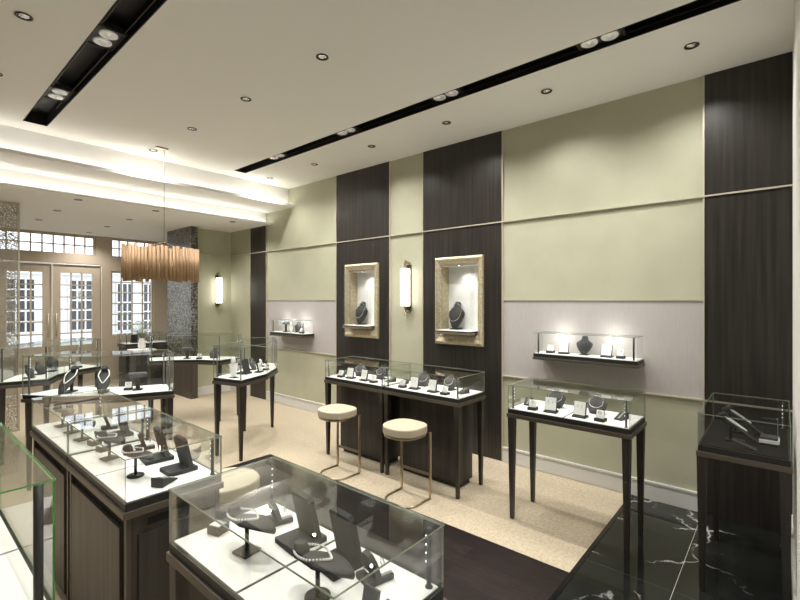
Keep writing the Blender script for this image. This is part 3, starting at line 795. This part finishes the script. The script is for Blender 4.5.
M().box(3.46, 3.58, .02, .10, ZD+.0005, ZD+.045).build('block', 'charcoal', o, bevel=.003)
M().box(3.452, 3.46, .015, .105, ZD+.01, ZD+.03).box(3.46, 3.58, .010, .018, ZD+.01, ZD+.03).box(3.572, 3.58, .018, .028, ZD+.03, ZD+.14).build('silver_band', 'pearl', o)  # pearl white paints the shine of the silver into the band colour
M().box(3.55, 3.572, .02, .09, ZD+.045, ZD+.14).build('back_board', 'charcoal', o, bevel=.002)
# --- ring of curved showcases
def onring(deg, r): t = math.radians(deg); return RX+r*math.cos(t), RY+r*math.sin(t), t+PI
def rp(p, deg, r, label, cat, da=0, sc=1):
    x, y, a = onring(deg, r); put(p, x, y, label, cat, a+da).scale = (sc, sc, sc)
D_ = 'the curved showcase nearest the left cabinet'
rp(P_st, 216, 1.26, 'sloped grey necklace board, left one in '+D_, 'necklace stand', PI+.2, 1.35); rp(P_sn, 216, 1.26, 'silver necklace on left sloped board in '+D_, 'necklace', PI+.2, 1.35)
rp(P_st, 230, 1.26, 'sloped grey necklace board, middle one in '+D_, 'necklace stand', PI+.3, 1.35); rp(P_sn, 230, 1.26, 'silver necklace on middle sloped board in '+D_, 'necklace', PI+.3, 1.35)
rp(P_t, 243, 1.25, 'grey padded bracelet bar in '+D_, 'bracelet stand', 0)
rp(P_ring, 239, 1.22, 'white ring block beside padded bar in '+D_, 'ring stand'); 
E_ = 'the curved showcase nearest the left wall shelf'
rp(P_fl, 288, 1.24, 'white flared necklace stand at left end of '+E_, 'necklace stand', PI)
rp(P_l, 300, 1.20, 'charcoal leaning board left of centre in '+E_, 'jewelry stand', PI)
rp(P_ear, 306, 1.33, 'white earring card at the centre of '+E_, 'earring stand', 0)
rp(P_ring, 313, 1.35, 'white ring block right of centre in '+E_, 'ring stand')
rp(P_bust, 315, 1.20, 'round grey necklace bust in '+E_, 'necklace bust'); rp(P_neck, 315, 1.20, 'silver necklace on round grey bust in '+E_, 'necklace')
rp(P_lc, 327, 1.30, 'charcoal earring box toward right end of '+E_, 'earring stand')
rp(P_ring, 334, 1.25, 'white ring block at right end of '+E_, 'ring stand')
F_ = 'the curved showcase nearest the double doors'
rp(P_bust, 155, 1.2, 'grey necklace bust at left end of '+F_, 'necklace bust', PI); rp(P_bust, 143, 1.2, 'grey necklace bust, second from left in '+F_, 'necklace bust', PI)
rp(P_dbust, 132, 1.2, 'dark tall necklace bust in the middle of '+F_, 'necklace bust', PI)
rp(P_ring, 118, 1.15, 'white ring block at right end of '+F_, 'ring stand', PI)
K_ = 'the curved showcase before the mosaic column'
rp(P_t, 48, 1.15, 'grey padded bracelet bar in '+K_, 'bracelet stand', PI); rp(P_bust, 30, 1.2, 'grey necklace bust at right end of '+K_, 'necklace bust', PI)
rp(P_ring, 38, 1.1, 'white ring block in '+K_, 'ring stand', PI)
# --- by the window
put(P_l, 3.35, 10.0, 'charcoal leaning board in the showcase below the window', 'jewelry stand', PI/2)
put(P_bust, 3.65, 10.0, 'grey necklace bust in the showcase below the window', 'necklace bust', PI/2)
def plant(x, y, z, label, n=46, h=.32, r=.20):
    o = thing('flower_vase', label, 'plant', (x, y, z))
    M().lathe([(.045, 0), (.065, .06), (.05, .16), (.035, .19), (.042, .20)], (x, y, z), 20).build('vase', 'white_paint', o)
    m = M(); s = M()
    for k in range(n):
        a = random.uniform(0, 2*PI); e = random.uniform(.2, 1); rr = r*math.sqrt(random.random())
        tip = Vector((x+rr*math.cos(a), y+rr*math.sin(a), z+.2+h*random.uniform(.35, 1)))
        s.tube([(x, y, z+.17), (tip + Vector((x, y, z+.2)))/2+Vector((0, 0, .03)), tip], .002, 5)
        d = Vector((math.cos(a), math.sin(a), random.uniform(-.5, .4))).normalized(); q = d.cross(Vector((0, 0, 1))).normalized()
        L = .05; w = .016
        m.add([tip-d*L*.5, tip+q*w, tip+d*L, tip-q*w, tip+Vector((0, 0, .008))], [(0, 1, 4), (1, 2, 4), (2, 3, 4), (3, 0, 4)])
    s.build('stem', 'leaf_green', o); m.build('foliage', 'leaf_green', o)
o = thing('plant_pedestal', 'narrow dark pedestal carrying a vase near the storefront', 'pedestal', (3.05, 8.75, 0))
M().box(2.90, 3.20, 8.6, 8.9, .003, .84).build('body', 'dark_wood', o); M().box(2.87, 3.23, 8.57, 8.93, .84, .87).build('top', 'white_deck', o)
plant(3.05, 8.75, .8705, 'leafy plant in white vase on the dark pedestal')
# ------------------------------------------------------------------ niches with frames
for yc, side in NI:
    lab = 'gold framed wall niche with glass shelf, %s one of the pair' % side
    hw = .326; z0, z1 = 1.232, 2.262
    o = thing('framed_display_niche', lab, 'display niche', (W, yc, z0))
    xo = W-.012
    m = M()
    iy0, iy1, iz0, iz1 = yc-NOP[0], yc+NOP[0], NOP[1]-.02, NOP[2]
    # moulded frame: sloping profile rings
    prof = [(hw, xo), (hw, xo-.035), (hw-.02, xo-.055), (NOP[0]+.03, xo-.035), (NOP[0]+.012, xo-.03), (NOP[0]+.001, xo-.012), (NOP[0]+.001, xo)]
    loops = []
    for a, x in prof:
        k = (a-NOP[0])/(hw-NOP[0])
        loops.append([(x, yc-a, iz0-k*(iz0-z0)), (x, yc+a, iz0-k*(iz0-z0)), (x, yc+a, iz1+k*(z1-iz1)), (x, yc-a, iz1+k*(z1-iz1))])
    vs = sum(loops, []); fs = []
    for j in range(len(loops)-1):
        for k in range(4): fs.append((j*4+k, j*4+(k+1) % 4, (j+1)*4+(k+1) % 4, (j+1)*4+k))
    m.add(vs, fs); m.build('frame', 'gold_leaf', o)
    bx = 4.54; e = .001
    M().box(xo, bx, iy0+e, iy0+.006, iz0, iz1-e).box(xo, bx, iy1-.006, iy1-e, iz0, iz1-e).build('jamb', 'gold_leaf', o)
    M().box(bx-.006, bx, iy0+.006, iy1-.006, iz0+e, iz1-e).box(xo, bx-.006, iy0+.006, iy1-.006, iz1-.007, iz1-e).build('back_lining', 'white_card', o)
    M().box(4.255, bx-.007, iy0+.008, iy1-.008, 1.398, 1.404).build('shelf_deck', 'white_deck', o)
    M().box(4.25, bx-.007, iy0+.007, iy1-.007, 1.385, 1.398).build('shelf_plinth', 'black', o)
    M().box(4.245, 4.34, iy0+.005, iy1-.005, 1.360, 1.385).build('shelf_band', 'champagne', o)
    g = M(); zt = 2.12
    g.box(4.258, 4.264, iy0+.012, iy1-.012, 1.404, zt); g.box(4.264, 4.34, iy0+.012, iy0+.018, 1.404, zt); g.box(4.264, 4.34, iy1-.018, iy1-.012, 1.404, zt)
    g.build('glass_front', 'glass', o)
    M().lathe([(.03, iz1-.008), (.03, iz1-.02), (.02, iz1-.022)], (4.41, yc, 0), 16).build('spot_fixture', 'lamp_face', o)
    spot('niche_lamp', o, (4.41, yc-.02, iz1-.03), 4.5, 120, (4.52, yc-.12, 1.45), .02)
    p = put(P_dbust, 4.42, yc+.085, 'charcoal necklace bust inside the %s gold framed niche' % side, 'necklace bust', .05, 1.4045)
    p.scale = (1.4, 1.2, 1.75)
    n = put(P_dneck, 4.42, yc+.085, 'silver necklace on the bust in the %s gold framed niche' % side, 'necklace', .05, 1.4045)
    n.scale = p.scale
# ------------------------------------------------------------------ wall shelf cases
def shelfcase(y0, y1, label, key):
    o = thing('wall_shelf_case', label, 'wall shelf', (W, (y0+y1)/2, 1.17))
    M().box(4.19, W-.003, y0-.006, y1+.006, 1.17, 1.195).build('band', 'bronze', o, bevel=.002)
    M().box(4.196, W-.003, y0, y1, 1.195, 1.228).build('plinth', 'black', o)
    M().box(4.206, W-.003, y0+.01, y1-.01, 1.228, 1.234).build('deck', 'white_deck', o)
    g = M(); zt = 1.43
    g.box(4.20, 4.206, y0+.006, y1-.006, 1.234, zt); g.box(4.206, W-.004, y0+.006, y0+.012, 1.234, zt); g.box(4.206, W-.004, y1-.012, y1-.006, 1.234, zt)
    g.build('glass_front', 'glass', o)
    M().prism(rect(4.20, W-.004, y0+.006, y1-.006), zt, zt+.006, 0, 1).build('glass_top', ['glass', 'glass_edge'], o)
    for y in (y0+.04, y1-.04):
        p = M().lathe([(.008, 1.234), (.008, zt)], (4.225, y, 0), 10).build('corner_post', 'black', o)
    for f in (.26, .76):
        y = y0+(y1-y0)*f
        M().box(4.385, W-.003, y-.012, y+.012, 1.395, 1.412).build('light_puck', 'white_card', o)
        l = bpy.data.lights.new('shelf_lamp', 'POINT'); l.energy = 1.5; l.color = (1, .97, .92); l.shadow_soft_size = .03
        b = bpy.data.objects.new('shelf_lamp', l); C.objects.link(b); b.parent = o; b.location = Vector((4.285, y, 1.40))-Vector(o['_o'])
shelfcase(.93, 1.865, 'glass wall shelf with lit jewelry above the slender legged showcase', 'right')
shelfcase(5.555, 6.44, 'glass wall shelf with lit jewelry on the far mauve panel', 'left')
RS = 'the right wall shelf'
zs = 1.2345
put(P_ring, 4.29, 1.73, 'white ring block at the left end of '+RS, 'ring stand', 0, zs); put(P_ear, 4.29, 1.60, 'white earring card left of the bust on '+RS, 'earring stand', .1, zs)
put(P_dbust, 4.31, 1.42, 'dark faceted necklace bust at the centre of '+RS, 'necklace bust', 0, zs).scale = (.8, .85, .95)
put(P_ear, 4.29, 1.21, 'white earring card right of the bust on '+RS, 'earring stand', -.05, zs); put(P_ring, 4.29, 1.09, 'white ring block at the right end of '+RS, 'ring stand', 0, zs)
LS = 'the far wall shelf'
put(P_t, 4.30, 6.15, 'dark padded bracelet bar at the left of '+LS, 'bracelet stand', 0, zs); put(P_fl, 4.31, 6.02, 'white flared stand near the middle of '+LS, 'necklace stand', 0, zs).scale = (.7, .7, .7)
put(P_dbust, 4.31, 5.88, 'dark necklace bust right of centre on '+LS, 'necklace bust', 0, zs).scale = (.8, .8, .9)
put(P_ring, 4.29, 5.72, 'white ring block at the right end of '+LS, 'ring stand', 0, zs)
# ------------------------------------------------------------------ world, camera, view
w = bpy.data.worlds.new('sky'); SC.world = w; w.use_nodes = True
bg = w.node_tree.nodes['Background']; bg.inputs['Color'].default_value = (.90, .95, 1.0, 1); bg.inputs['Strength'].default_value = 2.4
cam = bpy.data.cameras.new('camera'); co = bpy.data.objects.new('camera', cam); C.objects.link(co)
cam.sensor_width = 36; cam.lens = 444.8/800*36; cam.clip_start = .05; cam.clip_end = 200
co.location = (0, 0, 1.755); co.rotation_euler = (PI/2, 0, -math.atan2(518, 444.8))
SC.camera = co
vs = SC.view_settings
vs.view_transform = 'Standard'; vs.look = 'None'; vs.gamma = 1; vs.use_curve_mapping = False; vs.exposure = 0
SC.cycles.max_bounces = 10; SC.cycles.diffuse_bounces = 5; SC.cycles.transparent_max_bounces = 40; SC.cycles.glossy_bounces = 5
for o in ROOTS:
    if '_o' in o: del o['_o']
for o in C.objects:
    if '_o' in o: del o['_o']
